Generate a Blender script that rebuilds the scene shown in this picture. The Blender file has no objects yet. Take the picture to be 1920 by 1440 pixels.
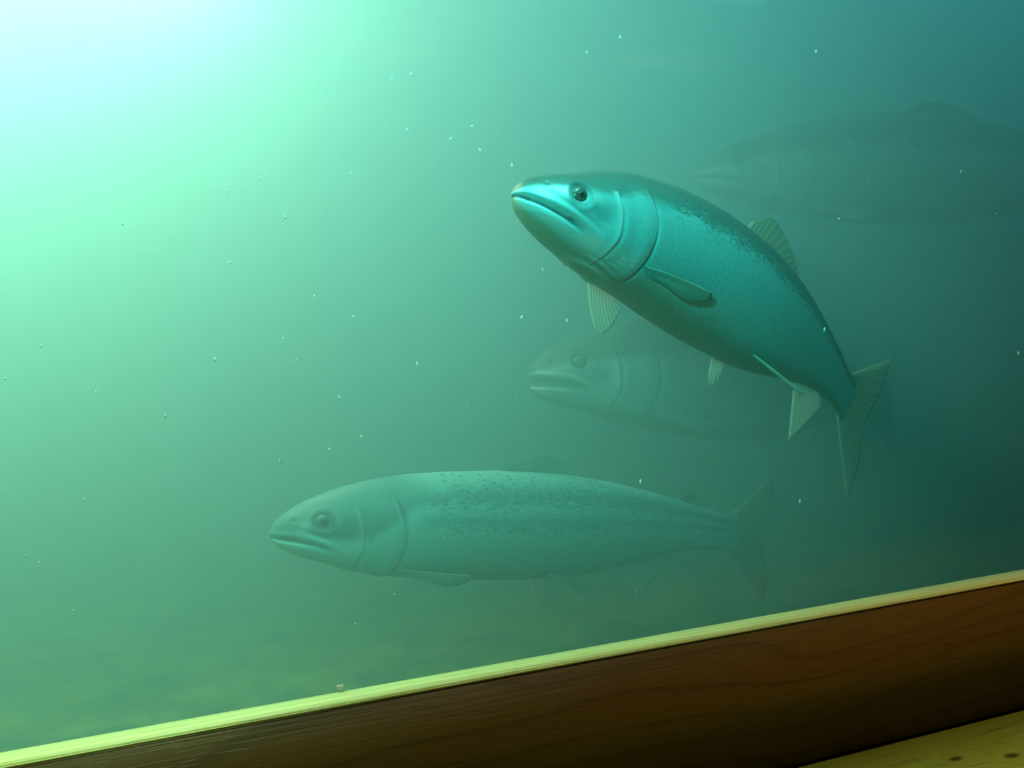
import bpy, bmesh, math, random
from mathutils import Vector, Matrix
from mathutils.noise import noise as pnoise

random.seed(7)
scene = bpy.context.scene
COL = scene.collection

# ------------------------------------------------------------------ camera
FPX = 1867.0                                    # focal length in pixels of a 1920 wide frame
YAW, PITCH, ROLL = math.radians(22.4), math.radians(-3.0), math.radians(-2.45)
CAM = Vector((0.0, -0.666, 0.0))
Fh = Vector((math.sin(YAW), math.cos(YAW), 0))
R0 = Vector((math.cos(YAW), -math.sin(YAW), 0))
FWD = (Fh * math.cos(PITCH) + Vector((0, 0, 1)) * math.sin(PITCH)).normalized()
U0 = R0.cross(FWD).normalized()
RGT = (R0 * math.cos(ROLL) + U0 * math.sin(ROLL)).normalized()
UPV = RGT.cross(FWD).normalized()
camd = bpy.data.cameras.new('camera')
camd.sensor_width = 36.0
camd.lens = FPX / 1920 * 36.0
camd.clip_start = 0.01
cam = bpy.data.objects.new('camera', camd)
COL.objects.link(cam)
M3 = Matrix((RGT, UPV, -FWD)).transposed()
cam.matrix_world = Matrix.Translation(CAM) @ M3.to_4x4()
scene.camera = cam


def at(px, py, d):
    """world point seen at a photo position, d metres deep from the camera"""
    return CAM + FWD * d + RGT * ((px - 960) / FPX * d) + UPV * ((720 - py) / FPX * d)


def ray(px, py):
    return (at(px, py, 1.0) - CAM)


# ------------------------------------------------------------------ view, world, lights
scene.view_settings.view_transform = 'Standard'
scene.view_settings.look = 'None'
scene.view_settings.exposure = 0.0
scene.view_settings.gamma = 1.0
scene.view_settings.use_curve_mapping = False
scene.cycles.volume_bounces = 1
scene.cycles.max_bounces = 4
scene.cycles.diffuse_bounces = 1
scene.cycles.glossy_bounces = 1
scene.cycles.transparent_max_bounces = 12
scene.cycles.use_denoising = True
scene.cycles.use_light_tree = False
scene.cycles.light_sampling_threshold = 0.04
scene.cycles.sample_clamp_indirect = 6.0

world = bpy.data.worlds.new('world')
scene.world = world
world.use_nodes = True
bg = world.node_tree.nodes['Background']
bg.inputs[0].default_value = (0.06, 0.70, 1.0, 1)
bg.inputs[1].default_value = 1.15

FLOOR_Z = -0.60
LAMP_A = at(300, -230, 1.55)          # submerged floodlight hanging top left
FILL_PANEL = Vector((-0.60, 0.95, 1.02))        # added unseen panel over the left end, broadens the glow in the water


def add_light(name, kind, loc, target, energy, color, size=0.2, size_y=None):
    d = bpy.data.lights.new(name, kind)
    d.energy = energy
    d.color = color
    if kind == 'AREA':
        d.shape = 'ELLIPSE' if size_y else 'DISK'
        d.size = size
        if size_y:
            d.size_y = size_y
    else:
        d.shadow_soft_size = size
    o = bpy.data.objects.new(name, d)
    COL.objects.link(o)
    o.location = loc
    dirv = (Vector(target) - Vector(loc)).normalized()
    o.rotation_euler = dirv.to_track_quat('-Z', 'Y').to_euler()
    return o


lampA = add_light('flood_lamp_light', 'AREA', LAMP_A, at(330, 900, 1.15), 8, (1.0, 0.9, 0.74), 0.34)
fillS = add_light('fill_spot_light', 'SPOT', (-1.20, -1.75, 0.56), at(1250, 520, 0.92), 185, (0.0, 0.95, 0.90), 0.04)  # added unseen spot, lights the nearest flank cyan from the room side
fillS.data.spot_size = math.radians(15.5)
fillS.data.spot_blend = 0.85
fillW = add_light('fill_strip_light', 'AREA', (0.17, -0.155, 0.50), (0.17, 0.17, 0.0), 1.0, (0.12, 1.0, 0.95), 0.9, 0.04)  # added unseen strip light, picks out the specks behind the glass
fillW.data.spread = math.radians(48)
fillP = add_light('fill_panel_light', 'AREA', FILL_PANEL, FILL_PANEL + Vector((0.12, -0.05, -1)), 124, (0.84, 1.0, 0.74), 1.5)
fillP.data.shape = 'RECTANGLE'; fillP.data.size_y = 1.3
fillH = add_light('head_fill_light', 'AREA', (-0.12, -0.027, 0.50), (-0.12, -0.027, -1), 1.5, (0.55, 1.0, 0.45), 0.04)  # added unseen light, brightens the pale strip from above
fillH.data.spread = math.radians(100)
fillR = add_light('overhead_fill_light', 'AREA', (0.75, -0.44, 1.235), (0.75, -0.44, -1), 2.6, (1.0, 0.85, 0.40), 0.9)  # added unseen warm light, lifts the board face and bench
fillR.data.shape = 'RECTANGLE'; fillR.data.size_y = 0.2; fillR.data.spread = math.radians(44)

# ------------------------------------------------------------------ helpers


def link(name, me, mats, parent=None, smooth=True):
    o = bpy.data.objects.new(name, me)
    COL.objects.link(o)
    for m in (mats if isinstance(mats, (list, tuple)) else [mats]):
        me.materials.append(m)
    if parent:
        o.parent = parent
    if smooth:
        for p in me.polygons:
            p.use_smooth = True
    return o


def mesh_from(name, verts, faces):
    me = bpy.data.meshes.new(name)
    me.from_pydata([tuple(v) for v in verts], [], faces)
    me.update()
    return me


def box_mesh(name, lo, hi, bevel=0.0, seg=2):
    bm = bmesh.new()
    bmesh.ops.create_cube(bm, size=1.0)
    for v in bm.verts:
        v.co = Vector([lo[i] + (v.co[i] + .5) * (hi[i] - lo[i]) for i in range(3)])
    if bevel:
        bmesh.ops.bevel(bm, geom=bm.edges[:], offset=bevel, segments=seg, affect='EDGES')
    me = bpy.data.meshes.new(name)
    bm.to_mesh(me)
    bm.free()
    return me


def empty(name, loc):
    o = bpy.data.objects.new(name, None)
    o.empty_display_size = 0.05
    COL.objects.link(o)
    o.location = loc
    return o


def tag(o, label=None, cat=None, group=None, kind=None):
    if label: o['label'] = label
    if cat: o['category'] = cat
    if group: o['group'] = group
    if kind: o['kind'] = kind
    return o


class NT:
    """tiny node tree writer"""
    def __init__(s, name):
        s.m = bpy.data.materials.new(name)
        s.m.use_nodes = True
        s.t = s.m.node_tree
        s.t.nodes.clear()
        s.out = s.t.nodes.new('ShaderNodeOutputMaterial')

    def n(s, typ, **kw):
        nd = s.t.nodes.new(typ)
        for k, v in kw.items():
            if k in ('inp',):
                for kk, vv in v.items():
                    s.set(nd, kk, vv)
            else:
                setattr(nd, k, v)
        return nd

    def set(s, nd, k, v):
        if hasattr(v, 'links') or isinstance(v, bpy.types.NodeSocket):
            s.t.links.new(v, nd.inputs[k])
        else:
            nd.inputs[k].default_value = v

    def math(s, op, a, b=None, c=None, clamp=False):
        nd = s.n('ShaderNodeMath', operation=op, use_clamp=clamp)
        s.set(nd, 0, a)
        if b is not None: s.set(nd, 1, b)
        if c is not None: s.set(nd, 2, c)
        return nd.outputs[0]

    def mix(s, fac, a, b, blend='MIX'):
        nd = s.n('ShaderNodeMix', data_type='RGBA', blend_type=blend)
        s.set(nd, 0, fac); s.set(nd, 6, a); s.set(nd, 7, b)
        return nd.outputs[2]

    def smooth(s, v, lo, hi, t0=0.0, t1=1.0):
        nd = s.n('ShaderNodeMapRange', interpolation_type='SMOOTHSTEP')
        s.set(nd, 0, v); s.set(nd, 1, lo); s.set(nd, 2, hi); s.set(nd, 3, t0); s.set(nd, 4, t1)
        return nd.outputs[0]

    def attr(s, name):
        return s.n('ShaderNodeAttribute', attribute_name=name).outputs['Fac']

    def comb(s, x, y, z=0.0):
        nd = s.n('ShaderNodeCombineXYZ')
        s.set(nd, 0, x); s.set(nd, 1, y); s.set(nd, 2, z)
        return nd.outputs[0]

    def noise(s, vec, scale, detail=4.0, rough=0.55, distort=0.0):
        nd = s.n('ShaderNodeTexNoise')
        s.set(nd, 'Vector', vec)
        nd.inputs['Scale'].default_value = scale
        nd.inputs['Detail'].default_value = detail
        nd.inputs['Roughness'].default_value = rough
        nd.inputs['Distortion'].default_value = distort
        return nd.outputs[0]

    def bump(s, h, strength=0.3, dist=0.002):
        nd = s.n('ShaderNodeBump')
        nd.inputs['Strength'].default_value = strength
        nd.inputs['Distance'].default_value = dist
        s.set(nd, 'Height', h)
        return nd.outputs[0]

    def surf(s, sock):
        s.t.links.new(sock, s.out.inputs[0])
        return s.m


def c4(r, g, b):
    return (r, g, b, 1.0)


def plain(name, col, rough=0.6, metal=0.0, nscale=30.0, amt=0.25, bump=0.2):
    t = NT(name)
    co = t.n('ShaderNodeTexCoord').outputs['Object']
    nz = t.noise(co, nscale)
    col2 = tuple(c * (1 - amt) for c in col)
    bs = t.n('ShaderNodeBsdfPrincipled')
    t.set(bs, 'Base Color', t.mix(nz, c4(*col2), c4(*col)))
    t.set(bs, 'Roughness', rough)
    t.set(bs, 'Metallic', metal)
    if bump:
        t.set(bs, 'Normal', t.bump(nz, bump, 0.003))
    return t.surf(bs.outputs[0])


# ------------------------------------------------------------------ materials
def mat_water():
    t = NT('murky_water')
    sc = t.n('ShaderNodeVolumeScatter')
    sc.inputs['Color'].default_value = c4(0.48, 0.93, 0.87)
    sc.inputs['Density'].default_value = 1.50
    sc.inputs['Anisotropy'].default_value = 0.35
    ab = t.n('ShaderNodeVolumeAbsorption')
    ab.inputs['Color'].default_value = c4(0.02, 0.915, 0.74)
    ab.inputs['Density'].default_value = 0.75
    ad = t.n('ShaderNodeAddShader')
    t.t.links.new(sc.outputs[0], ad.inputs[0])
    t.t.links.new(ab.outputs[0], ad.inputs[1])
    t.t.links.new(ad.outputs[0], t.out.inputs['Volume'])
    t.m.cycles.homogeneous_volume = True
    return t.m


def mat_glass():
    t = NT('window_glass')
    tr = t.n('ShaderNodeBsdfTransparent')
    tr.inputs[0].default_value = c4(0.97, 1.0, 0.985)
    gl = t.n('ShaderNodeBsdfGlossy')
    gl.inputs['Roughness'].default_value = 0.02
    lw = t.n('ShaderNodeLayerWeight')
    lw.inputs[0].default_value = 0.5
    f = t.math('MULTIPLY_ADD', t.math('POWER', lw.outputs['Facing'], 4.0), 0.45, 0.016)
    mx = t.n('ShaderNodeMixShader')
    t.set(mx, 0, f)
    t.t.links.new(tr.outputs[0], mx.inputs[1])
    t.t.links.new(gl.outputs[0], mx.inputs[2])
    return t.surf(mx.outputs[0])


def mat_wood(name, light, dark, pore, ring=9.0, knots=(), rough=0.45, pscale=1.0):
    """straight-grained timber running along object X"""
    t = NT(name)
    co = t.n('ShaderNodeTexCoord').outputs['Object']
    sp = t.n('ShaderNodeSeparateXYZ'); t.set(sp, 0, co)
    x, y, z = sp.outputs
    v = t.math('ADD', t.math('MULTIPLY', y, 1.0), t.math('MULTIPLY', z, 1.0))
    # slow wander of the growth rings gives the cathedral arches
    wander = t.noise(t.comb(t.math('MULTIPLY', x, 2.6), t.math('MULTIPLY', v, 9.0)), 1.0, 2.0, 0.4)
    r = t.math('MULTIPLY_ADD', wander, 0.9, t.math('MULTIPLY', v, ring))
    kmask = None
    for (kx, kv, kr) in knots:
        dx = t.math('MULTIPLY', t.math('SUBTRACT', x, kx), 0.55)
        dv = t.math('SUBTRACT', v, kv)
        d = t.math('SQRT', t.math('ADD', t.math('MULTIPLY', dx, dx), t.math('MULTIPLY', dv, dv)))
        m = t.smooth(d, kr * 0.3, kr, 1.0, 0.0)
        kmask = m if kmask is None else t.math('MAXIMUM', kmask, m)
        w = t.smooth(d, 0.0, kr * 5.0, 1.0, 0.0)
        r = t.math('ADD', r, t.math('MULTIPLY', w, 0.45))
    band = t.math('FRACT', t.math('MULTIPLY', r, 5.0))
    ringl = t.math('MULTIPLY', t.smooth(band, 0.70, 0.95), t.smooth(band, 0.95, 1.0, 1.0, 0.0))
    fib = t.noise(t.comb(t.math('MULTIPLY', x, 6.0 * pscale), t.math('MULTIPLY', v, 420.0 * pscale)), 1.0, 3.0, 0.6)
    por = t.noise(t.comb(t.math('MULTIPLY', x, 22.0 * pscale), t.math('MULTIPLY', v, 700.0 * pscale)), 1.0, 2.0, 0.5)
    porm = t.smooth(por, 0.60, 0.68)
    big = t.noise(co, 5.0, 2.0)
    col = t.mix(fib, c4(*dark), c4(*light))
    col = t.mix(t.math('MULTIPLY', ringl, 0.45), col, c4(*pore))
    col = t.mix(t.math('MULTIPLY', porm, 0.55), col, c4(*pore))
    col = t.mix(t.math('MULTIPLY', big, 0.35), col, c4(*dark))
    if kmask is not None:
        col = t.mix(kmask, col, c4(*[p * 0.5 for p in pore]))
    bs = t.n('ShaderNodeBsdfPrincipled')
    t.set(bs, 'Base Color', col)
    t.set(bs, 'Roughness', rough)
    h = t.math('SUBTRACT', fib, t.math('MULTIPLY', porm, 0.8))
    t.set(bs, 'Normal', t.bump(h, 0.25, 0.0008))
    return t.surf(bs.outputs[0])


def mat_riverbed():
    t = NT('silt_bed')
    co = t.n('ShaderNodeTexCoord').outputs['Object']
    a = t.noise(co, 11.0, 4.0, 0.65)
    b = t.noise(co, 70.0, 2.0, 0.6)
    col = t.mix(t.smooth(a, 0.35, 0.65), c4(0.06, 0.09, 0.015), c4(0.36, 0.42, 0.07))
    col = t.mix(t.math('MULTIPLY', t.smooth(b, 0.5, 0.75), 0.6), col, c4(0.12, 0.14, 0.05))
    bs = t.n('ShaderNodeBsdfPrincipled')
    t.set(bs, 'Base Color', col)
    t.set(bs, 'Roughness', 0.95)
    return t.surf(bs.outputs[0])


def mat_fish(name, back, upper, flank, belly, seed=0.0, edge=0.42, metal=0.55, mirror=0.33, stripe=0.0, headdark=0.0, palek=0.65):
    """s = place along the body (0 snout, 1 tail base), v = -1 belly .. 1 back"""
    t = NT(name)
    s = t.attr('s'); v = t.attr('v'); dark = t.attr('dark'); pale = t.attr('pale')
    uv = t.comb(t.math('MULTIPLY', s, 1.0), t.math('MULTIPLY', v, 0.22), seed)
    n1 = t.noise(uv, 16.0, 5.0, 0.65)
    n2 = t.noise(uv, 120.0, 3.0, 0.6)
    # scales: little offset cells on the body, none on the head
    vo = t.n('ShaderNodeTexVoronoi')
    t.set(vo, 'Vector', t.comb(t.math('MULTIPLY', s, 150.0), t.math('MULTIPLY', v, 34.0), seed))
    vo.inputs['Scale'].default_value = 1.0
    scal = vo.outputs['Distance']
    scol = t.n('ShaderNodeSeparateColor'); t.set(scol, 0, vo.outputs['Color'])
    body = t.smooth(s, 0.22, 0.26)
    # spots on the back and upper side
    sv = t.n('ShaderNodeTexVoronoi')
    t.set(sv, 'Vector', t.comb(t.math('MULTIPLY', s, 62.0), t.math('MULTIPLY', v, 13.0), seed + 3.0))
    sv.inputs['Scale'].default_value = 1.0
    spot = t.smooth(sv.outputs['Distance'], 0.12, 0.30, 1.0, 0.0)
    vv = t.math('ADD', v, t.math('MULTIPLY', t.math('SUBTRACT', n1, 0.5), 0.35))
    vv = t.math('ADD', vv, t.math('MULTIPLY', t.math('SUBTRACT', scol.outputs[0], 0.5),
                                  t.math('MULTIPLY', body, 0.22)))
    if headdark:
        vv = t.math('ADD', vv, t.smooth(s, 0.14, 0.24, 0.62 * headdark, 0.0))
    kb = t.smooth(vv, edge - 0.12, edge + 0.16)
    kt = t.smooth(vv, edge + 0.12, edge + 0.48)
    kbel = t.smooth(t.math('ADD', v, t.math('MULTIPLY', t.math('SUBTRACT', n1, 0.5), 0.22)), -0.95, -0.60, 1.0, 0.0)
    col = t.mix(kb, c4(*flank), c4(*upper))
    if headdark:
        kt = t.math('MULTIPLY', kt, t.math('MULTIPLY_ADD', t.smooth(s, 0.19, 0.27), headdark, 1.0 - headdark))
    col = t.mix(kt, col, c4(*back))
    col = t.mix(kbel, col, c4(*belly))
    if stripe:
        st = t.math('MULTIPLY', t.smooth(vv, -0.06, 0.06), t.smooth(vv, 0.16, 0.34, 1.0, 0.0))
        st = t.math('MULTIPLY', st, t.math('MULTIPLY', body, stripe))
        col = t.mix(st, col, c4(*[b * 0.8 for b in upper]))
    col = t.mix(t.math('MULTIPLY', t.math('MULTIPLY', spot, t.smooth(vv, edge - 0.22, edge + 0.1)),
                       t.math('MULTIPLY', body, 0.75)), col, c4(0.01, 0.015, 0.012))
    col = t.mix(t.math('MULTIPLY', t.smooth(n2, 0.45, 0.7), 0.22), col, c4(*[b * 0.6 for b in upper]))
    col = t.mix(t.math('MULTIPLY', pale, palek), col, c4(0.85, 0.92, 0.90))
    col = t.mix(dark, col, c4(0.012, 0.020, 0.018))
    bs = t.n('ShaderNodeBsdfPrincipled')
    t.set(bs, 'Base Color', col)
    mt = t.math('MULTIPLY', t.math('SUBTRACT', 1.0, t.math('MAXIMUM', kb, kbel)), metal)
    mt = t.math('MULTIPLY', mt, t.math('SUBTRACT', 1.0, dark))
    t.set(bs, 'Metallic', mt)
    rg = t.math('MULTIPLY_ADD', n2, 0.18, mirror)
    t.set(bs, 'Roughness', rg)
    hh = t.math('ADD', t.math('MULTIPLY', t.math('MULTIPLY', scal, body), 1.0),
                t.math('MULTIPLY', n2, 0.35))
    t.set(bs, 'Normal', t.bump(hh, 0.22, 0.0012))
    return t.surf(bs.outputs[0])


def mat_fin(name, col, rim, transl=0.45):
    """ray = across the fin, d = root to tip, rim = leading edge"""
    t = NT(name)
    r = t.attr('ray'); d = t.attr('d')
    f = t.math('FRACT', r)
    line = t.smooth(t.math('ABSOLUTE', t.math('SUBTRACT', f, 0.5)), 0.10, 0.34)
    co = t.n('ShaderNodeTexCoord').outputs['Object']
    nz = t.noise(co, 160.0, 3.0)
    c = t.mix(line, c4(*[k * 0.74 for k in col]), c4(*col))
    c = t.mix(t.attr('edge'), c, c4(*rim))
    c = t.mix(t.math('MULTIPLY', nz, 0.3), c, c4(*[k * 0.5 for k in col]))
    bs = t.n('ShaderNodeBsdfPrincipled')
    t.set(bs, 'Base Color', c); t.set(bs, 'Roughness', 0.5)
    tl = t.n('ShaderNodeBsdfTranslucent')
    t.set(tl, 0, c)
    mx = t.n('ShaderNodeMixShader'); mx.inputs[0].default_value = transl
    t.t.links.new(bs.outputs[0], mx.inputs[1]); t.t.links.new(tl.outputs[0], mx.inputs[2])
    return t.surf(mx.outputs[0])


M_WATER = mat_water()
M_GLASS = mat_glass()
M_OAK = mat_wood('oak_board', (0.17, 0.085, 0.016), (0.12, 0.055, 0.012), (0.045, 0.018, 0.005), ring=9.0)
M_STRIP = mat_wood('pale_oak_strip', (0.80, 0.76, 0.34), (0.62, 0.56, 0.22), (0.30, 0.24, 0.08), ring=30.0, pscale=0.8)
M_BED = mat_riverbed()
M_CONC = plain('wet_concrete', (0.10, 0.16, 0.13), 0.9, 0, 14, 0.4, 0)
M_WALL = plain('dim_plaster', (0.10, 0.09, 0.08), 0.9, 0, 40, 0.1, 0)
M_CARPET = plain('dark_flooring', (0.012, 0.012, 0.011), 0.95, 0, 200, 0.4, 0)
M_STEEL = plain('lamp_steel', (0.35, 0.36, 0.36), 0.35, 0.9, 60, 0.2, 0.1)
def mat_tube():
    t = NT('lit_diffuser')
    e = t.n('ShaderNodeEmission')
    e.inputs[0].default_value = c4(1.0, 0.72, 0.42)
    e.inputs[1].default_value = 0.6
    return t.surf(e.outputs[0])


M_TUBE = mat_tube()
def mat_speck():
    t = NT('pale_floc')
    df = t.n('ShaderNodeBsdfDiffuse'); df.inputs[0].default_value = c4(0.95, 0.97, 0.92)
    tl = t.n('ShaderNodeBsdfTranslucent'); tl.inputs[0].default_value = c4(0.95, 0.97, 0.92)
    gl = t.n('ShaderNodeBsdfGlossy'); gl.inputs[0].default_value = c4(0.95, 0.97, 0.95); gl.inputs['Roughness'].default_value = 0.42
    m2 = t.n('ShaderNodeMixShader'); m2.inputs[0].default_value = 0.1
    mx = t.n('ShaderNodeMixShader'); mx.inputs[0].default_value = 0.5
    t.t.links.new(df.outputs[0], mx.inputs[1]); t.t.links.new(tl.outputs[0], mx.inputs[2])
    t.t.links.new(mx.outputs[0], m2.inputs[1]); t.t.links.new(gl.outputs[0], m2.inputs[2])
    return t.surf(m2.outputs[0])


M_FLOC = mat_speck()
M_PUPIL = plain('pupil_black', (0.006, 0.010, 0.010), 0.08, 0, 100, 0.1, 0.0)
M_IRIS = plain('iris_silver', (0.16, 0.20, 0.15), 0.25, 0.5, 400, 0.45, 0.1)
M_FIN = mat_fin('fin_pale', (0.84, 0.90, 0.82), (0.97, 0.96, 0.78), 0.6)
M_FIND = mat_fin('fin_olive', (0.22, 0.27, 0.20), (0.50, 0.55, 0.42), 0.35)
M_FING = mat_fin('fin_grey', (0.52, 0.58, 0.46), (0.85, 0.88, 0.68), 0.5)

# ------------------------------------------------------------------ setting
def hit_plane(px, py, axis, val):
    r = ray(px, py)
    k = (val - CAM[axis]) / r[axis]
    return CAM + r * k


back_pt = hit_plane(960, 1238, 1, 0.0)
SILL_Z = back_pt.z
front_pt = hit_plane(960, 1260.5, 2, SILL_Z)
BT = -front_pt.y                           # thickness of the board at the foot of the window
BH = 0.118                                 # its height
print('sill z', SILL_Z, 'board thickness', BT)
GX0, GX1, GZ1 = -1.05, 1.75, 0.55
WY0 = 0.018

w = tag(link('window_1', box_mesh('window_1', (GX0, 0.0, SILL_Z - 0.012), (GX1, 0.016, GZ1)), M_GLASS, smooth=False),
        'large clear viewing window between the room and the water', kind='structure')

ST = 0.0024                                 # pale strip capping the board
tr = link('trim_1', box_mesh('trim_1', (GX0 - 0.15, 0, -BH), (GX1 + 0.15, BT - 0.0005, -ST), 0.001, 2), M_OAK)
tr.location = (0, -BT, SILL_Z)
tag(tr, 'dark stained oak board standing along the foot of the viewing window', kind='structure')
tr = link('trim_2', box_mesh('trim_2', (GX0 - 0.15, -0.0005, -ST), (GX1 + 0.15, BT - 0.0005, 0), 0.0009, 3), M_STRIP)
tr.location = (0, -BT, SILL_Z)
tag(tr, 'pale oak strip capping the dark board under the glass', kind='structure')

# uneven silt bed
def bed():
    nx, ny = 120, 90
    vs, fs = [], []
    for j in range(ny + 1):
        for i in range(nx + 1):
            x = -2.0 + 4.6 * i / nx
            y = WY0 + 0.002 + 2.78 * j / ny
            z = FLOOR_Z + 0.018 * pnoise((x * 2.1, y * 2.1, 0)) + 0.008 * pnoise((x * 9, y * 9, 3))
            vs.append((x, y, z))
    for j in range(ny):
        for i in range(nx):
            a = j * (nx + 1) + i
            fs.append((a, a + 1, a + nx + 2, a + nx + 1))
    return mesh_from('floor', vs, fs)


tag(link('floor', bed(), M_BED), 'silty greenish brown bed of the tank', kind='structure')
tag(link('wall_back', box_mesh('wall_back', (-2.1, 2.8, -0.8), (2.7, 2.95, 1.3)), M_CONC, smooth=False), kind='structure')
tag(link('wall_left', box_mesh('wall_left', (-2.15, 0.018, -0.8), (-2.0, 2.8, 1.3)), M_CONC, smooth=False), kind='structure')
tag(link('wall_right', box_mesh('wall_right', (2.6, 0.018, -0.8), (2.75, 2.8, 1.3)), M_CONC, smooth=False), kind='structure')
# wall that holds the window: below, above and to both sides of the glass
wf = bpy.data.meshes.new('wall_front')
bm = bmesh.new()
for lo, hi in (((-3.0, -0.0005, -1.3), (5.0, 0.0165, SILL_Z - 0.0125)),
               ((-3.0, -0.10, GZ1), (5.0, 0.0165, 1.3)),
               ((-3.0, -0.10, SILL_Z - 0.0125), (GX0, 0.0165, GZ1)),
               ((GX1, -0.10, SILL_Z - 0.0125), (5.0, 0.0165, GZ1))):
    r = bmesh.ops.create_cube(bm, size=1.0)
    for v in r['verts']:
        v.co = Vector([lo[i] + (v.co[i] + .5) * (hi[i] - lo[i]) for i in range(3)])
bm.to_mesh(wf); bm.free()
tag(link('wall_front', wf, M_WALL, smooth=False), kind='structure')
tag(link('wall_room', box_mesh('wall_room', (-3.0, -6.15, -1.3), (5.0, -6.0, 1.3)), M_WALL, smooth=False), kind='structure')
tag(link('wall_room_left', box_mesh('wall_room_left', (-3.15, -6.0, -1.3), (-3.0, -0.10, 1.3)), M_WALL, smooth=False), kind='structure')
tag(link('wall_room_right', box_mesh('wall_room_right', (5.0, -6.0, -1.3), (5.15, -0.10, 1.3)), M_WALL, smooth=False), kind='structure')
tag(link('ceiling', box_mesh('ceiling', (-3.15, -6.15, 1.3), (5.15, 0.02, 1.4)), M_WALL, smooth=False), kind='structure')
tag(link('floor_room', box_mesh('floor_room', (-3.15, -6.15, -1.4), (5.15, 0.02, -1.3)), M_CARPET, smooth=False), kind='structure')

# the water: one body of murky volume filling the tank
wt = tag(link('water', box_mesh('water', (-1.995, WY0, -0.72), (2.595, 2.79, 0.90)), M_WATER, smooth=False),
         'murky blue green water filling the tank behind the window', 'water', kind='stuff')

# pine bench top under the board
SHELF_Z = SILL_Z - BH
kn = hit_plane(1790, 1422, 2, SHELF_Z)
kn2 = hit_plane(1895, 1416, 2, SHELF_Z)
bench = empty('bench', (0.4, -BT - 0.25, -1.3))
PW = 0.165
M_PINE = mat_wood('pine_plank', (0.26, 0.27, 0.035), (0.18, 0.18, 0.02), (0.09, 0.08, 0.01), ring=8.0,
                  knots=((kn.x, kn.y + BT, 0.005), (kn2.x, kn2.y + BT, 0.006)), pscale=0.5)
for i in range(3):
    y1 = -BT - 0.001 - i * (PW + 0.004)
    o = link('plank', box_mesh('plank', (GX0 - 0.1, -PW, -0.032), (GX1 + 0.1, 0, 0), 0.003, 2), M_PINE, bench)
    o.location = Vector((0, y1, SHELF_Z)) - bench.location
for x in (-0.8, 0.4, 1.5):
    o = link('leg', box_mesh('leg', (-0.03, -0.46, 0), (0.03, -0.02, 1.3 + SHELF_Z - 0.0325), 0.004, 2), M_PINE, bench)
    o.location = Vector((x, -BT, -1.3)) - bench.location
tag(bench, 'pale knotty pine bench top below the dark oak board', 'bench')

# small white chip stuck to the glass on top of the board
cp = hit_plane(639, 1291, 1, -0.002)
me = bpy.data.meshes.new('paper_scrap')
bm = bmesh.new()
bmesh.ops.create_grid(bm, x_segments=4, y_segments=4, size=0.0022)
for v in bm.verts:
    v.co.z = 0.0004 * math.sin(v.co.x * 900) + 0.0002 * math.sin(v.co.y * 1300)
    v.co.x *= 1.0 + 0.15 * math.sin(v.co.y * 700)
g = bmesh.ops.solidify(bm, geom=bm.faces[:], thickness=0.0006)
bm.to_mesh(me); bm.free()
chip = link('paper_scrap', me, M_FLOC)
chip.location = (cp.x, -0.0016, SILL_Z + 0.0024)
chip.rotation_euler = (math.radians(84), 0, 0.1)
tag(chip, 'tiny white scrap standing on the oak board against the glass', 'scrap')


# ------------------------------------------------------------------ lamps
def flood_lamp(name, light, rad, depth, label):  # also builds the added head fill and fill spot
    root = empty(name, light.location)
    root.rotation_euler = light.rotation_euler
    bm = bmesh.new()
    prof = [(rad * 1.00, 0.012), (rad * 1.10, 0.012), (rad * 1.12, -0.004), (rad * 1.06, -0.02) , (rad * 1.0, 0.03),
            (rad * 0.9, depth * 0.6), (rad * 0.55, depth), (0.02, depth * 1.05)]
    prof = [(rad * 1.03, -0.015), (rad * 1.12, -0.015), (rad * 1.12, 0.02), (rad * 1.0, 0.05),
            (rad * 0.85, depth * 0.7), (rad * 0.5, depth), (0.004, depth * 1.05)]
    N = 40
    rings = [[bm.verts.new((r * math.cos(2 * math.pi * k / N), r * math.sin(2 * math.pi * k / N), z)) for k in range(N)] for r, z in prof]
    for a, b in zip(rings, rings[1:]):
        for k in range(N):
            bm.faces.new((a[k], a[(k + 1) % N], b[(k + 1) % N], b[k]))
    bmesh.ops.recalc_face_normals(bm, faces=bm.faces[:])
    me = bpy.data.meshes.new('housing'); bm.to_mesh(me); bm.free()
    link('housing', me, M_STEEL, root)
    # stirrup bracket
    vs, fs = [], []
    for k in range(25):
        a = math.pi * k / 24
        for (rr, zz) in ((1.16, -0.012), (1.16, 0.012), (1.20, 0.012), (1.20, -0.012)):
            vs.append((rad * rr * math.cos(a), zz, 0.02 + (depth + 0.06) * math.sin(a)))
    for k in range(24):
        for q in range(4):
            a = k * 4 + q; b = k * 4 + (q + 1) % 4
            fs.append((a, b, b + 4, a + 4))
    link('bracket', mesh_from('bracket', vs, fs), M_STEEL, root)
    light.parent = root
    light.location = (0, 0, 0); light.rotation_euler = (0, 0, 0)
    tag(root, label, 'lamp')
    return root


def add_fill_panel(light, hx, hy, label):
    root = empty('fill_panel', light.location)
    root.rotation_euler = light.rotation_euler
    link('fill_back_plate', box_mesh('fill_back_plate', (-hx - .02, -hy - .02, .02), (hx + .02, hy + .02, .05), .006), M_STEEL, root)
    for lo, hi in (((-hx - .03, -hy - .03, -.02), (-hx - .002, hy + .03, .0195)), ((hx + .002, -hy - .03, -.02), (hx + .03, hy + .03, .0195)),
                   ((-hx - .0015, -hy - .03, -.02), (hx + .0015, -hy - .002, .0195)), ((-hx - .0015, hy + .002, -.02), (hx + .0015, hy + .03, .0195))):
        link('fill_frame_rail', box_mesh('fill_frame_rail', lo, hi, .004), M_STEEL, root)
    light.parent = root
    light.location = (0, 0, 0); light.rotation_euler = (0, 0, 0)
    tag(root, label, 'lamp')


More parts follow.
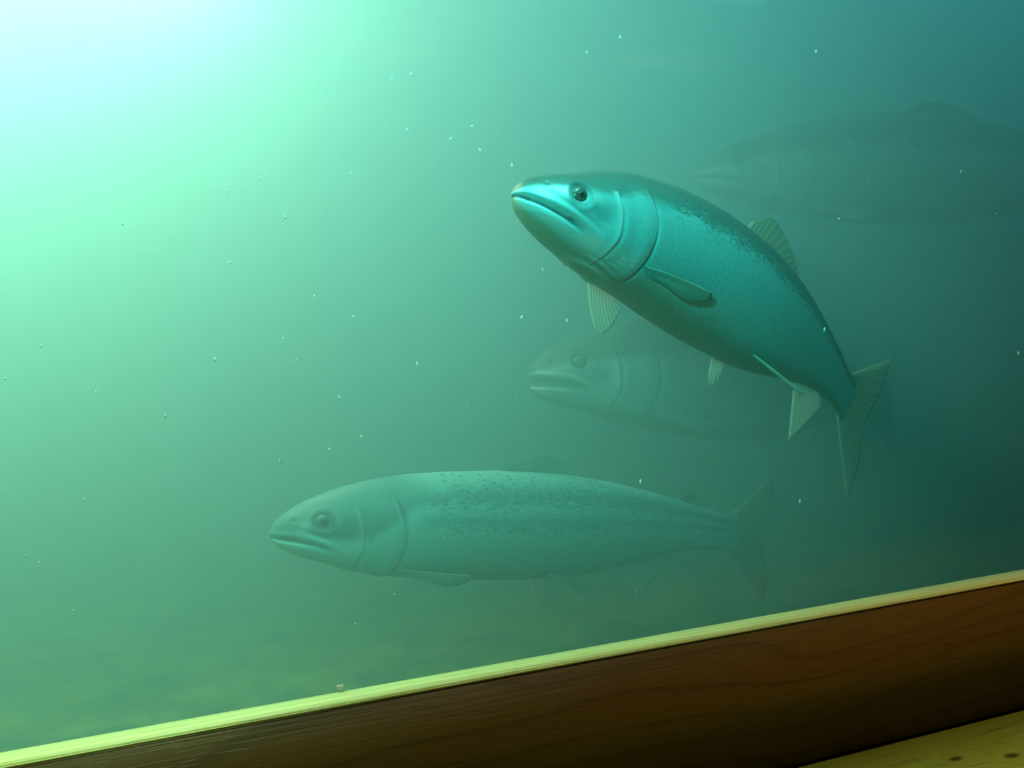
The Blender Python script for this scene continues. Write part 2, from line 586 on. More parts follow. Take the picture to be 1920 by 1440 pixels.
add_fill_panel(fillP, 0.75, 0.65, 'wide added fill panel over the left end of the tank, out of view')
flood_lamp('flood_lamp', lampA, 0.17, 0.16, 'round steel floodlight hanging in the water above the window corner')


def fill_strip(light, hx, hy, label):
    root = empty('fill_strip', light.location)
    root.rotation_euler = light.rotation_euler
    me = bpy.data.meshes.new('housing'); bm = bmesh.new()
    N = 32
    rings = []
    for sc_, z in ((1.08, -0.012), (1.2, -0.012), (1.22, 0.01), (1.1, 0.05), (0.6, 0.075), (0.02, 0.08)):
        rings.append([bm.verts.new((hx * sc_ * math.cos(2 * math.pi * k / N), hy * (1 + (sc_ - 1) * .5 if sc_ > .9 else sc_) * math.sin(2 * math.pi * k / N), z)) for k in range(N)])
    for a, b in zip(rings, rings[1:]):
        for k in range(N):
            bm.faces.new((a[k], a[(k + 1) % N], b[(k + 1) % N], b[k]))
    bmesh.ops.recalc_face_normals(bm, faces=bm.faces[:])
    bm.to_mesh(me); bm.free()
    link('housing', me, M_STEEL, root)  # housing of the added strip light
    light.parent = root
    light.location = (0, 0, 0); light.rotation_euler = (0, 0, 0)
    tag(root, label, 'lamp')
    return root


def ceiling_lamp(px, py, label):
    # hangs where its mirror image shows as a faint streak in the glass
    ends = []
    for ex, ey in ((-90, -3), (90, 5)):
        h = hit_plane(px + ex, py + ey, 1, 0.0)
        r = ray(px + ex, py + ey)
        k = (1.26 - h.z) / r.z
        ends.append(Vector((h.x + r.x * k, -r.y * k, 1.26)))
    d = ends[1] - ends[0]
    length = d.length
    root = empty('ceiling_lamp', (ends[0] + ends[1]) / 2)
    root.rotation_euler = (0, 0, math.atan2(d.y, d.x))
    link('housing', box_mesh('housing', (-length / 2 - .02, -.07, .012), (length / 2 + .02, .07, .04), .008), M_STEEL, root)
    vs, fs = [], []
    NN = 10
    for i in (0, 1):
        for q in range(NN + 1):
            a = math.pi * q / NN
            vs.append(((i - .5) * length, .055 * math.cos(a), .0115 - .035 * math.sin(a)))
    for q in range(NN):
        fs.append((q, q + 1, q + NN + 2, q + NN + 1))
    fs.append(tuple(range(NN + 1))); fs.append(tuple(range(2 * NN + 1, NN, -1)))
    link('diffuser', mesh_from('diffuser', vs, fs), M_TUBE, root, smooth=False)
    tag(root, label, 'lamp', 'ceiling lamps of the room')


def world_part(root, name, lo, hi):
    # a box given in room coordinates, hung under a turned fill light
    q = root.rotation_euler.to_matrix().transposed()
    me = box_mesh(name, lo, hi, 0.001)
    for v in me.vertices:
        v.co = q @ (v.co - root.location)
    link(name, me, M_STEEL, root, smooth=False)


def add_overhead_fill(light, hx, hy, label):
    root = empty('overhead_fill', light.location)
    link('fill_tray', box_mesh('fill_tray', (-hx - .02, -hy - .02, .01), (hx + .02, hy + .02, .064), .006), M_STEEL, root)
    for lo, hi in (((-hx - .03, -hy - .03, -.012), (-hx - .002, hy + .03, .0095)), ((hx + .002, -hy - .03, -.012), (hx + .03, hy + .03, .0095)),
                   ((-hx - .0015, -hy - .03, -.012), (hx + .0015, -hy - .002, .0095)), ((-hx - .0015, hy + .002, -.012), (hx + .0015, hy + .03, .0095))):
        link('fill_frame_rail', box_mesh('fill_frame_rail', lo, hi, .003), M_STEEL, root)
    light.parent = root
    light.location = (0, 0, 0)
    tag(root, label, 'lamp')


add_overhead_fill(fillR, 0.45, 0.10, 'added warm fill light over the bench, out of view')
ceiling_lamp(725, 88, 'ceiling lamp mirrored as the left faint streak in the glass')
ceiling_lamp(1255, 113, 'ceiling lamp mirrored as the right faint streak in the glass')
flood_lamp('head_fill', fillH, 0.0205, 0.04, 'small added fill light above the pale oak strip, out of view')
sp = flood_lamp('fill_spot', fillS, 0.045, 0.12, 'added cyan spot aimed through the window at the nearest fish, out of view')
q = sp.location + sp.rotation_euler.to_matrix() @ Vector((0, 0, 0.12))
world_part(sp, 'fill_spot_stem', (q.x - .008, q.y - .008, q.z), (q.x + .008, q.y + .008, 1.2995))
tw = fill_strip(fillW, 0.45, 0.02, 'added cyan strip light at the window head for the specks, out of view')
for x in (-0.15, 0.49):
    world_part(tw, 'fill_strip_arm', (x - .008, -.185, .555), (x + .008, -.1005, .567))
    world_part(tw, 'fill_strip_arm', (x - .008, -.195, .525), (x + .008, -.183, .567))


# ------------------------------------------------------------------ fish
def spline(xs, ys):
    """monotone-ish cubic through knots"""
    n = len(xs)
    m = [0.0] * n
    dl = [(ys[i + 1] - ys[i]) / (xs[i + 1] - xs[i]) for i in range(n - 1)]
    for i in range(n):
        if i == 0: m[i] = dl[0]
        elif i == n - 1: m[i] = dl[-1]
        else:
            m[i] = 0.0 if dl[i - 1] * dl[i] <= 0 else 2 * dl[i - 1] * dl[i] / (dl[i - 1] + dl[i])

    def f(x):
        if x <= xs[0]: return ys[0] + (x - xs[0]) * m[0]
        if x >= xs[-1]: return ys[-1]
        i = 0
        while x > xs[i + 1]: i += 1
        h = xs[i + 1] - xs[i]; t = (x - xs[i]) / h
        return ((2 * t ** 3 - 3 * t * t + 1) * ys[i] + (t ** 3 - 2 * t * t + t) * h * m[i]
                + (-2 * t ** 3 + 3 * t * t) * ys[i + 1] + (t ** 3 - t * t) * h * m[i + 1])
    return f


SX = [0, .008, .025, .05, .09, .14, .19, .24, .32, .42, .52, .62, .72, .82, .90, .96, 1.0]
TOP = [.003, .019, .033, .046, .061, .076, .088, .097, .108, .114, .111, .100, .083, .064, .051, .046, .050]
BOT = [.003, .017, .030, .043, .058, .076, .088, .095, .106, .113, .113, .103, .080, .057, .046, .042, .047]
WID = [.003, .015, .026, .036, .047, .058, .064, .067, .071, .072, .068, .058, .044, .030, .021, .015, .011]


class Fish:
    def __init__(self, name, label, ctrl, up0, up1, mat, fins, deep=1.0, wide=1.0, slim=0.0, gape=0.0, tailspan=1.0):
        self.name = name
        P = [at(*c) for c in ctrl]
        # Catmull-Rom through the control points
        pts = []
        for i in range(len(P) - 1):
            p0 = P[i - 1] if i else P[0] * 2 - P[1]
            p3 = P[i + 2] if i + 2 < len(P) else P[-1] * 2 - P[-2]
            for k in range(24):
                t = k / 24
                pts.append(0.5 * ((2 * P[i]) + (P[i + 1] - p0) * t + (2 * p0 - 5 * P[i] + 4 * P[i + 1] - p3) * t * t
                                  + (3 * P[i] - p0 - 3 * P[i + 1] + p3) * t ** 3))
        pts.append(P[-1])
        for _ in range(6):
            q = pts[:]
            for i in range(1, len(pts) - 1):
                q[i] = (pts[i - 1] + pts[i] * 2 + pts[i + 1]) / 4
            pts = q
        acc = [0.0]
        for a, b in zip(pts, pts[1:]):
            acc.append(acc[-1] + (b - a).length)
        self.pts, self.acc = pts, acc
        self.L = acc[-1] / 1.2
        self.up0, self.up1 = up0, up1
        self.mat = mat
        sl = [1 - slim * min(1, max(0, (x - .12) / .22)) for x in SX]
        self.f_top = spline(SX, [a * deep * k for a, k in zip(TOP, sl)])
        self.f_bot = spline(SX, [a * deep * k for a, k in zip(BOT, sl)])
        self.f_wid = spline(SX, [a * wide for a in WID])
        self.gape = gape
        self.base = self.P(0.45)
        self.base.z -= self.f_bot(.45) * self.L
        self.root = empty(name, self.base)
        tag(self.root, label, 'fish', 'salmon in the tank')
        print(name, 'standard length', round(self.L, 3), 'lowest', round(self.base.z, 3))
        self.body()
        self.eyes()
        self.tailspan = tailspan
        self.make_fins(fins)

    def P(self, s):
        d = s * self.L
        acc = self.acc
        if d <= 0:
            t = (self.pts[1] - self.pts[0]).normalized()
            return self.pts[0] + t * d
        if d >= acc[-1]:
            t = (self.pts[-1] - self.pts[-2]).normalized()
            return self.pts[-1] + t * (d - acc[-1])
        lo, hi = 0, len(acc) - 1
        while hi - lo > 1:
            m = (lo + hi) // 2
            if acc[m] <= d: lo = m
            else: hi = m
        t = (d - acc[lo]) / (acc[hi] - acc[lo])
        return self.pts[lo].lerp(self.pts[hi], t)

    def frame(self, s):
        T = (self.P(s + 0.03) - self.P(s - 0.03)).normalized()
        k = min(max(s, 0), 1)
        uh = self.up0.lerp(self.up1, k)
        N = (uh - T * uh.dot(T)).normalized()
        return T, N, T.cross(N)

    def to_world(self, x, y, z):
        """x along (0 snout .. 1 tail base), y to the fish's left, z dorsal; all in body lengths"""
        T, N, B = self.frame(x)
        return self.P(x) + (B * y + N * z) * self.L - self.base

    def half(self, s, ph):
        w = self.f_wid(s); t = self.f_top(s); b = self.f_bot(s)
        c, sn = math.cos(ph), math.sin(ph)
        e = 0.92
        y = w * math.copysign(abs(c) ** e, c)
        h = t if sn >= 0 else b
        z = h * math.copysign(abs(sn) ** 1.0, sn)
        return y, z

    def surf(self, s, z):
        """lateral half width of the body at height z"""
        h = self.f_top(s) if z >= 0 else self.f_bot(s)
        q = min(abs(z) / max(h, 1e-5), 1.0)
        return self.f_wid(s) * max(1 - q * q, 0) ** 0.46

    # head features, in side view
    @staticmethod
    def mouth_z(x):
        return -0.004 - 0.10 * x - 2.0 * x * x

    MOUTH_X = 0.085

    @staticmethod
    def oper_x(z):
        return 0.206 - 3.6 * (z + 0.012) ** 2

    @staticmethod
    def preop_x(z):
        return 0.143 - 3.2 * (z + 0.015) ** 2 - 0.25 * max(0, -z - .03)

    def body(self):
        NS, NP = 260, 112
        ss = []
        for i in range(NS + 1):
            t = i / NS
            if t < 0.55:
                k = t / 0.55
                ss.append(0.26 * (0.25 * k + 0.75 * k * k if k < 1 else 1))
            else:
                ss.append(0.26 + (t - 0.55) / 0.45 * 0.745)
        ss = [max(s, 0.0) for s in ss]
        verts, A_s, A_v, A_d, A_p = [], [], [], [], []
        hx, hz = 0.115, -0.035
        for s in ss:
            for j in range(NP):
                # crowd the columns around the side where the head detail sits
                ph = 2 * math.pi * j / NP
                y, z = self.half(s, ph)
                x = s
                sg = 1 if y >= 0 else -1
                r = math.hypot(y, z) + 1e-6
                push = 0.0
                dk = 0.0; pl = 0.0
                side = min(abs(y) / (self.f_wid(s) + 1e-6), 1.0)
                low = False
                if s < 0.30:
                    mz = self.mouth_z(s)
                    if s < self.MOUTH_X + 0.012:
                        fade = min(1.0, max(0.0, (self.MOUTH_X + 0.012 - s) / 0.02))
                        d = z - mz
                        g = math.exp(-(d / 0.0034) ** 2) * fade
                        push -= 0.0075 * g
                        dk = max(dk, 0.85 * math.exp(-(d / 0.0024) ** 2) * fade)
                        # lips
                        push += 0.0022 * math.exp(-((d - 0.0075) / 0.004) ** 2) * fade
                        push += 0.0024 * math.exp(-((d + 0.0085) / 0.005) ** 2) * fade
                        pl = max(pl, 0.5 * math.exp(-((d + 0.010) / 0.006) ** 2) * fade * side)
                        low = d < 0
                    # maxilla: a slim plate above and behind the gape
                    if 0.03 < s < 0.125:
                        mxz = self.mouth_z(s) + 0.011 - 0.05 * (s - 0.03)
                        d = z - mxz
                        fd = math.sin(math.pi * (s - 0.03) / 0.095)
                        push += 0.0030 * math.exp(-(d / 0.0055) ** 2) * fd * side
                        push -= 0.0022 * math.exp(-((d - 0.0095) / 0.003) ** 2) * fd * side
                        dk = max(dk, 0.35 * math.exp(-((d - 0.0095) / 0.0028) ** 2) * fd * side)
                    # eye socket
                    de = math.hypot(s - 0.081, z - 0.0165)
                    push -= 0.0034 * math.exp(-(de / 0.0135) ** 2)
                    push += 0.0022 * math.exp(-((de - 0.0195) / 0.004) ** 2) * side
                    dk = max(dk, 0.50 * math.exp(-((de - 0.0150) / 0.0040) ** 2))
                    # cheek hollow
                    dc = math.hypot((s - 0.116) / 1.1, z + 0.008)
                    push -= 0.0062 * math.exp(-(dc / 0.019) ** 2) * side
                    dl = math.hypot((s - 0.105) / 2.6, z + 0.040 + 0.25 * (s - 0.105))
                    pl = max(pl, 0.65 * math.exp(-(dl / 0.012) ** 2))
                    # dusky cheek patch and dark rim behind the upper jaw
                    dc = math.hypot((s - 0.116) / 1.25, z + 0.006)
                    dk = max(dk, 0.40 * math.exp(-(dc / 0.013) ** 2) * side)
                    dc = math.hypot((s - 0.022) / 1.6, z - 0.024)
                    dk = max(dk, 0.30 * math.exp(-(dc / 0.012) ** 2))
                    # nostril
                    dn = math.hypot(s - 0.036, z - 0.0225)
                    push -= 0.003 * math.exp(-(dn / 0.0034) ** 2) * side
                    dk = max(dk, 0.8 * math.exp(-(dn / 0.0028) ** 2) * side)
                    # preopercle ridge
                    if -0.075 < z < 0.035:
                        d = s - self.preop_x(z)
                        fd = side
                        push += 0.0022 * math.exp(-((d + 0.003) / 0.004) ** 2) * fd
                        push -= 0.0030 * math.exp(-((d - 0.004) / 0.003) ** 2) * fd
                        pl = max(pl, 0.7 * math.exp(-((d + 0.002) / 0.0035) ** 2) * fd)
                    # gill cover edge
                    if -0.088 < z < 0.056:
                        d = s - self.oper_x(z)
                        fd = min(1, (z + 0.088) / 0.015) * min(1, (0.056 - z) / 0.02)
                        rise = math.exp(-((d + 0.012) / 0.018) ** 2)
                        push += 0.0038 * rise * fd * (1 if d < 0 else math.exp(-(d / 0.003) ** 2))
                        push -= 0.0048 * math.exp(-((d - 0.005) / 0.0036) ** 2) * fd
                        dk = max(dk, 0.45 * math.exp(-((d - 0.0055) / 0.0026) ** 2) * fd)
                        pl = max(pl, 0.8 * math.exp(-((d + 0.001) / 0.0032) ** 2) * fd)
                    # branchiostegal folds under the gill cover
                    if 0.09 < s < 0.195 and z < -0.035:
                        q = (z + 0.88 * (s - 0.10) * 0.35 + 0.05)
                        win = math.exp(-((z + 0.062) / 0.016) ** 2) * math.sin(math.pi * (s - .09) / .105)
                        push += 0.0013 * win * math.sin(q * 1000)
                        pl = max(pl, 0.55 * win * max(0, math.sin(q * 1000)))
                    # silver plate in front of the eye
                    dp = math.hypot((s - 0.052) / 1.3, (z - 0.011))
                    pl = max(pl, 0.9 * math.exp(-(dp / 0.0085) ** 2) * side)
                    dp = math.hypot(s - 0.104, (z - 0.017) / 1.5)
                    pl = max(pl, 0.6 * math.exp(-(dp / 0.005) ** 2) * side)
                else:
                    # lateral line
                    d = z - (0.012 - 0.012 * (s - .3))
                    push -= 0.0009 * math.exp(-(d / 0.0018) ** 2)
                push *= min(1.0, s / 0.02 + 0.25)
                k = (r + push) / r
                y *= max(k, 0.2)
                if s < 0.02: x += max(0.0, -push) * 0.6
                z2 = z * max(k, 0.2) if abs(z) > 0.02 else z
                # open jaw
                if self.gape and low and s < hx:
                    fall = min(1.0, (hx - s) / 0.03)
                    a = self.gape * fall
                    dx, dz = x - hx, z2 - hz
                    ca, sa = math.cos(a), math.sin(a)
                    x, z2 = hx + dx * ca - dz * sa * 1.0, hz + dz * ca + dx * sa
                verts.append(self.to_world(x, y, z2))
                A_s.append(s); A_v.append(math.sin(ph)); A_d.append(min(dk, 1)); A_p.append(min(pl, 1))
        faces = []
        for i in range(NS):
            for j in range(NP):
                a = i * NP + j; b = i * NP + (j + 1) % NP
                faces.append((a, b, b + NP, a + NP))
        n0 = len(verts)
        for (s, row) in ((0.0, 0), (1.006, NS)):
            verts.append(self.to_world(s, 0, 0)); A_s.append(s); A_v.append(0); A_d.append(0); A_p.append(0)
            c = len(verts) - 1
            for j in range(NP):
                a = row * NP + j; b = row * NP + (j + 1) % NP
                faces.append((b, a, c) if row == 0 else (a, b, c))
        me = mesh_from('body', verts, faces)
        for nm, vals in (('s', A_s), ('v', A_v), ('dark', A_d), ('pale', A_p)):
            at_ = me.attributes.new(nm, 'FLOAT', 'POINT')
            at_.data.foreach_set('value', vals)
        bm = bmesh.new(); bm.from_mesh(me)
        bmesh.ops.recalc_face_normals(bm, faces=bm.faces[:])
        bm.to_mesh(me); bm.free()
        link('body', me, self.mat, self.root)

    def eyes(self):
        ex, ez, R = 0.081, 0.0165, 0.0125
        for sg in (1, -1):
            y0 = self.surf(ex, ez) - 0.0046
            for part, rad, off, sq, m in (('eye', R, 0.0, 0.52, M_IRIS), ('pupil', R * 0.47, 0.0034, 0.70, M_PUPIL)):
                vs, fs = [], []
                NA, NB = 28, 14
                for b in range(NB + 1):
                    th = math.pi * b / NB
                    for a in range(NA):
                        ph = 2 * math.pi * a / NA
                        lx = rad * math.sin(th) * math.cos(ph) * (1.12 if part == 'pupil' else 1.0)
                        lz = rad * math.sin(th) * math.sin(ph)
                        ly = rad * math.cos(th) * sq + off
                        vs.append(self.to_world(ex + lx, sg * (y0 + ly), ez + lz))
                for b in range(NB):
                    for a in range(NA):
                        q = b * NA + a; r_ = b * NA + (a + 1) % NA
                        fs.append((q, r_, r_ + NA, q + NA))
                me = mesh_from(part, vs, fs)
                bm = bmesh.new(); bm.from_mesh(me)
                bmesh.ops.remove_doubles(bm, verts=bm.verts[:], dist=1e-7)
                bmesh.ops.recalc_face_normals(bm, faces=bm.faces[:])
                bm.to_mesh(me); bm.free()
                if part == 'eye':
                    eye = link('eye', me, m, self.root)
                else:
                    link('pupil', me, m, eye)

    def fin(self, name, base, tip, nray, mat, th=0.0022, curve=(0, 0, 0), notch=0.0, rag=0.0, both=False):
        """base, tip: polylines [(x,y,z)...] in body space; rays run from base to tip"""
        def poly(pl, u):
            k = u * (len(pl) - 1)
            i = min(int(k), len(pl) - 2)
            # smooth Catmull-Rom
            p = [Vector(q) for q in pl]
            p0 = p[i - 1] if i else p[0] * 2 - p[1]
            p3 = p[i + 2] if i + 2 < len(p) else p[-1] * 2 - p[-2]
            t = k - i
            return 0.5 * ((2 * p[i]) + (p[i + 1] - p0) * t + (2 * p0 - 5 * p[i] + 4 * p[i + 1] - p3) * t * t
                          + (3 * p[i] - p0 - 3 * p[i + 1] + p3) * t ** 3)
        NU, NV = nray * 6, 16
        rnd = random.Random(hash(name) % 1000 + len(base))
        pts = []
        for i in range(NU + 1):
            u = i / NU
            b, tp = poly(base, u), poly(tip, u)
            ln = 1.0 - rag * 0.5 * (1 + math.sin(u * 31.0)) * (0.3 + 0.7 * abs(math.sin(u * 9.0 + 1)))
            row = []
            for j in range(NV + 1):
                v = j / NV
                p = b.lerp(tp, v * ln)
                bend = v * v
                p = p + Vector(curve) * (math.sin(math.pi * v) if not both else bend)
                row.append(p)
            pts.append(row)
        # local normals
        top, botm, ar, ad, ae = [], [], [], [], []
        vs = []
        for side in (1, -1):
            for i in range(NU + 1):
                u = i / NU
                for j in range(NV + 1):
                    v = j / NV
                    du = pts[min(i + 1, NU)][j] - pts[max(i - 1, 0)][j]
                    dv = pts[i][min(j + 1, NV)] - pts[i][max(j - 1, 0)]
                    n = du.cross(dv)
                    n = n.normalized() if n.length > 1e-9 else Vector((0, 1, 0))
                    ray_ = 0.5 + 0.5 * math.cos(2 * math.pi * u * nray)
                    edgek = math.sqrt(max(0.0, min(1.0, u * 14))) * math.sqrt(max(0.0, min(1.0, (1 - u) * 14)))
                    t = th * (1 - 0.80 * v) * (0.45 + 0.55 * ray_) * (0.1 + 0.9 * edgek) * (1.6 if u < 0.08 else 1.0)
                    if j == NV: t *= 0.2
                    p = pts[i][j] + n * (t * side)
                    vs.append(self.to_world(p.x, p.y, p.z))
                    ar.append(u * nray + 0.5); ad.append(v)
                    ae.append(max(0.0, 1 - u / 0.07, 1 - (1 - u) / 0.05 if name == 'tail_fin' else 0.0))
        n1 = (NU + 1) * (NV + 1)
        fs = []
        for sd in (0, 1):
            for i in range(NU):
                for j in range(NV):
                    a = sd * n1 + i * (NV + 1) + j
                    q = (a, a + 1, a + NV + 2, a + NV + 1)
                    fs.append(q if sd == 0 else q[::-1])
        ring = [i * (NV + 1) for i in range(NU + 1)]
        edge = ring + [NU * (NV + 1) + j for j in range(1, NV + 1)] + \
            [i * (NV + 1) + NV for i in range(NU - 1, -1, -1)] + [j for j in range(NV - 1, 0, -1)]
        for a, b in zip(edge, edge[1:] + edge[:1]):
            fs.append((a, b, b + n1, a + n1))
        me = mesh_from(name, vs, fs)
        for nm, vals in (('ray', ar), ('d', ad), ('edge', ae)):
            x = me.attributes.new(nm, 'FLOAT', 'POINT')
            x.data.foreach_set('value', vals + vals if len(vals) * 2 == len(vs) else vals)
        bm = bmesh.new(); bm.from_mesh(me)
        bmesh.ops.recalc_face_normals(bm, faces=bm.faces[:])
        bm.to_mesh(me); bm.free()
        return link(name, me, mat, self.root)

    def make_fins(self, f):
        ft, fb, fw = self.f_top, self.f_bot, self.f_wid
        # dorsal: lean = how far it is folded back
        k = f.get('dorsal', 1.0); ln = f.get('dorsal_lean', 0.0); ds = f.get('dorsal_shift', 0.0)
        self.fin('dorsal_fin',
                 [(x + ds, 0, ft(x + ds) - .012) for x in (.435, .48, .53, .575)],
                 [(x + ds + q, .001 * i, ft(x + ds) + h * k) for i, (x, h, q) in enumerate(((.462, .038, ln), (.515, .080, ln), (.58, .056, ln * .7), (.62, .024, ln * .3)))],
                 12, f.get('m_dorsal', M_FIND), 0.0030)
        if not f.get('clipped'):
          self.fin('adipose_fin',
                 [(.80, 0, ft(.80) - .008), (.82, 0, ft(.82) - .008), (.835, 0, ft(.835) - .008)],
                 [(.845, 0, ft(.84) + .020), (.862, 0, ft(.86) + .024), (.868, 0, ft(.86) + .010)],
                 3, M_FIND, 0.0035)
        # anal
        k = f.get('anal', 1.0)
        av = f.get('anal_shift', 0.0)
        self.fin('anal_fin',
                 [(x + av, 0, -fb(x + av) + .009) for x in (.715, .75, .785, .82)],
                 [(x + av, 0, -fb(x + av) - h * k) for x, h in ((.758, .090), (.785, .070), (.815, .044), (.845, .016))],
                 10, f.get('m_anal', M_FIN), 0.0030)
        # caudal
        q = self.tailspan
        self.fin('tail_fin',
                 [(.975, 0, .040), (.985, 0, .018), (.985, 0, 0), (.985, 0, -.018), (.975, 0, -.040)],
                 [(1.165, f.get('tail_y', 0), .148 * q), (1.165, f.get('tail_y', 0) * .7, .075 * q), (1.135, f.get('tail_y', 0) * .5, 0.0), (1.165, f.get('tail_y', 0) * .7, -.075 * q), (1.165, f.get('tail_y', 0), -.148 * q)],
                 18, f.get('m_tail', M_FIND), 0.0032, curve=f.get('tail_curve', (0, 0, 0)))
        # paired fins: (out, down, back) vectors
        for sg, key in ((1, 'L'), (-1, 'R')):
            o, d, b = f.get('pect' + key, (.045, .06, .13))
            x0, z0 = .199, f.get('pect_z', -.066)
            cw = f.get('pw' + key, 1.0)
            y0 = self.surf(x0, z0) - .004
            self.fin('pectoral_fin',
                     [(x0, sg * y0, z0), (x0 + .012 * cw, sg * (y0 + .001), z0 - .006), (x0 + .024 * cw, sg * (y0 - .001), z0 - .012)],
                     [(x0 + b, sg * (y0 + o), z0 - d), (x0 + b * .95 + .007 * cw, sg * (y0 + o * .85), z0 - d * .97 - .012 / cw), (x0 + b * .62 + .018 * cw, sg * (y0 + o * .55), z0 - d * .68 - .024 / cw), (x0 + b * .35 + .026 * cw, sg * (y0 + o * .3), z0 - d * .34 - .022 / cw)],
                     10, f.get('m_pect' + key, M_FIN), 0.0026, curve=(0, sg * .006, 0))
            o, d, b = f.get('pelv' + key, (.03, .06, .08))
            x0 = .535 + f.get('pelv_shift', 0.0); z0 = -fb(x0) * .80
            y0 = .036
            self.fin('pelvic_fin',
                     [(x0, sg * y0, z0), (x0 + .015, sg * (y0 - .004), z0), (x0 + .032, sg * (y0 - .008), z0)],
                     [(x0 + b, sg * (y0 + o), z0 - d), (x0 + b + .012, sg * (y0 + o * .75), z0 - d * .90), (x0 + b * .8 + .025, sg * (y0 + o * .45), z0 - d * .62), (x0 + b * .55 + .03, sg * (y0 + o * .2), z0 - d * .30)],
                     8, f.get('m_pelv' + key, M_FIN), 0.0026, rag=f.get('rag' + key, 0.0))


M_F1 = mat_fish('silver_salmon_skin', (0.085, 0.105, 0.07), (0.10, 0.16, 0.13), (0.30, 0.60, 0.57), (0.25, 0.24, 0.15), 0.0, 0.40, 0.30, 0.26, palek=0.9)  # belly tone darkened, its shade is put into the colour
M_F2 = mat_fish('pale_backed_salmon_skin', (0.30, 0.58, 0.50), (0.10, 0.26, 0.23), (0.30, 0.66, 0.60), (0.38, 0.50, 0.40), 5.0, 0.42, 0.30, 0.36, stripe=0.5, headdark=1.0, palek=0.4)
M_F3 = mat_fish('dusky_salmon_skin', (0.09, 0.12, 0.09), (0.10, 0.15, 0.12), (0.42, 0.54, 0.50), (0.25, 0.27, 0.20), 9.0, 0.26, 0.30, 0.36, palek=0.15)

Z = Vector((0, 0, 1))
# nearest fish: climbs to the left and towards the glass, tail swinging away
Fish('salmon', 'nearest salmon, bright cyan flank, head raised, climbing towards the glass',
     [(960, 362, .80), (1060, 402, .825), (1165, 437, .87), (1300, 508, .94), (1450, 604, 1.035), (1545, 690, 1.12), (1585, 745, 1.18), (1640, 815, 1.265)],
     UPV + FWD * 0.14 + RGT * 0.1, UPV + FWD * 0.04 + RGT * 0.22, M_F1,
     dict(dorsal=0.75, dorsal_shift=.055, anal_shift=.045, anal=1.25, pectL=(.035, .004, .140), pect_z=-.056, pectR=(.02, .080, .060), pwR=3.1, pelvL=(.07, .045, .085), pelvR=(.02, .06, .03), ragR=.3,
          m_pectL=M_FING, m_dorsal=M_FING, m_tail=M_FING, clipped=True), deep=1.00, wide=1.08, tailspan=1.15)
Fish('salmon', 'pale salmon cruising level just above the tank bed, lowest of all the fish',
     [(505, 1003, 1.13), (640, 990, 1.16), (800, 985, 1.20), (1000, 985, 1.27), (1200, 986, 1.36), (1320, 994, 1.43), (1380, 1003, 1.48), (1455, 1012, 1.58)],
     UPV + FWD * 0.02, UPV, M_F2,
     dict(dorsal=0.38, dorsal_lean=.07, dorsal_shift=-.09, pectL=(.03, .010, .12), pectR=(.03, .02, .10), pelvL=(.03, .062, .095), pelvR=(.02, .085, .055), pelv_shift=-.055, anal=0.8, anal_shift=-.03, m_dorsal=M_FING, m_tail=M_FING), deep=0.98, slim=.13)
Fish('salmon', 'dim salmon with parted jaws, half hidden behind the bright climbing fish',
     [(990, 705, 1.52), (1080, 700, 1.54), (1190, 700, 1.58), (1320, 703, 1.66), (1450, 715, 1.78), (1560, 728, 1.93), (1620, 738, 2.03), (1690, 750, 2.18)],
     UPV + FWD * 0.05, UPV, M_F3,
     dict(dorsal=0.7, pectL=(.02, .02, .14), pectR=(.03, .03, .12), pelvL=(.04, .05, .12), pelvR=(.03, .07, .06)), deep=1.08, gape=0.12)
Fish('salmon', 'faint large salmon deep in the haze, cut off by the right edge',
     [(1298, 330, 1.86), (1400, 322, 1.88), (1520, 318, 1.91), (1700, 316, 1.97), (1900, 322, 2.04), (2050, 335, 2.11), (2120, 340, 2.14), (2230, 345, 2.22)],
     UPV, UPV, M_F3,
     dict(dorsal=0.3, pectL=(.02, .02, .12), pectR=(.03, .03, .12), pelvL=(.02, .05, .07), pelvR=(.02, .06, .06)), deep=0.95)


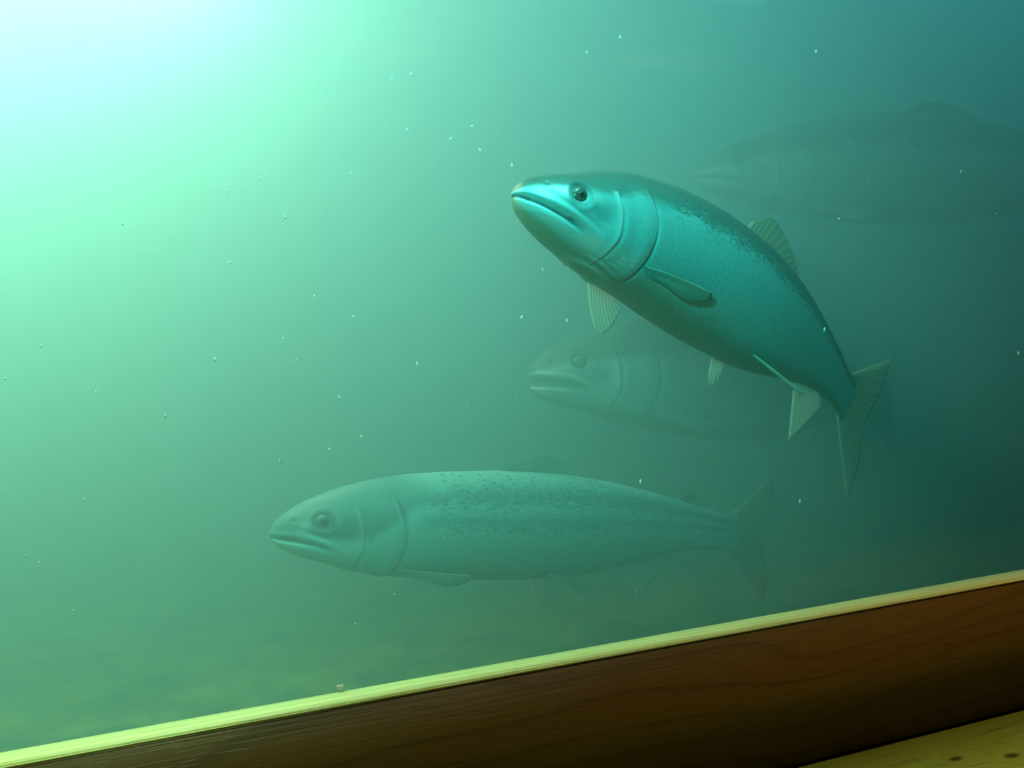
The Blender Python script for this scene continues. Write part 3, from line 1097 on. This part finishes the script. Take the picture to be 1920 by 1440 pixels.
# ------------------------------------------------------------------ drifting specks
def specks():
    rnd = random.Random(11)
    spots = [(403, 675, 2.4), (158, 937, 2.2), (1163, 70, 2.4), (1530, 97, 2.2), (885, 237, 2.2), (764, 243, 2.4), (556, 675, 2.0), (978, 595, 2.2),
             (1063, 601, 2.2), (310, 780, 2), (430, 493, 2), (535, 407, 2.2), (735, 146, 2), (771, 140, 2.4), (658, 325, 2), (663, 594, 2.4), (532, 635, 2),
             (1018, 506, 2), (960, 310, 2.4), (487, 335, 2), (428, 358, 2), (49, 1042, 2), (75, 1055, 2), (740, 1115, 2.2), (1201, 903, 2.2), (636, 746, 2),
             (677, 819, 2), (617, 843, 2), (525, 865, 2), (137, 1145, 2), (666, 1170, 2), (77, 649, 2.2), (590, 555, 2), (1100, 98, 2), (1573, 410, 2), (1802, 322, 2),
             (782, 682, 2), (845, 260, 2), (900, 282, 2), (1910, 663, 2.2), (1500, 940, 2), (1546, 618, 2.4), (10, 710, 2.4), (230, 420, 2), (180, 735, 2)]
    for _ in range(150):
        spots.append((rnd.uniform(-100, 2050), rnd.uniform(-60, 1250), rnd.uniform(0.8, 1.4)))
    vs, fs = [], []
    bm = bmesh.new()
    bmesh.ops.create_icosphere(bm, subdivisions=1, radius=1.0)
    bm.verts.ensure_lookup_table()
    tv = [v.co.copy() for v in bm.verts]
    tf = [[v.index for v in f.verts] for f in bm.faces]
    bm.free()
    for (px, py, r) in spots:
        g = hit_plane(px, py, 1, WY0 + 0.012)
        depth = (g - CAM).dot(FWD) + (rnd.uniform(0.01, 0.06) if r > 1.5 else rnd.uniform(0.01, 0.12))
        p = at(px, py, depth)
        if p.z < SILL_Z - 0.15: continue
        rad = r * 0.5 * depth / FPX * (2.1 if r > 1.5 else 1.5)
        e = Vector((1, 1, rnd.uniform(1.2, 2.2)))
        a = rnd.uniform(-0.6, 0.6)
        n = len(vs)
        for v in tv:
            q = Vector((v.x * e.x, v.y * e.y, v.z * e.z)) * rad
            q = Vector((q.x * math.cos(a) + q.z * math.sin(a), q.y, -q.x * math.sin(a) + q.z * math.cos(a)))
            vs.append(p + q)
        fs += [[i + n for i in f] for f in tf]
    o = link('silt_specks', mesh_from('silt_specks', vs, fs), M_FLOC)
    tag(o, 'tiny pale specks of silt drifting in the water', 'silt', kind='stuff')


specks()
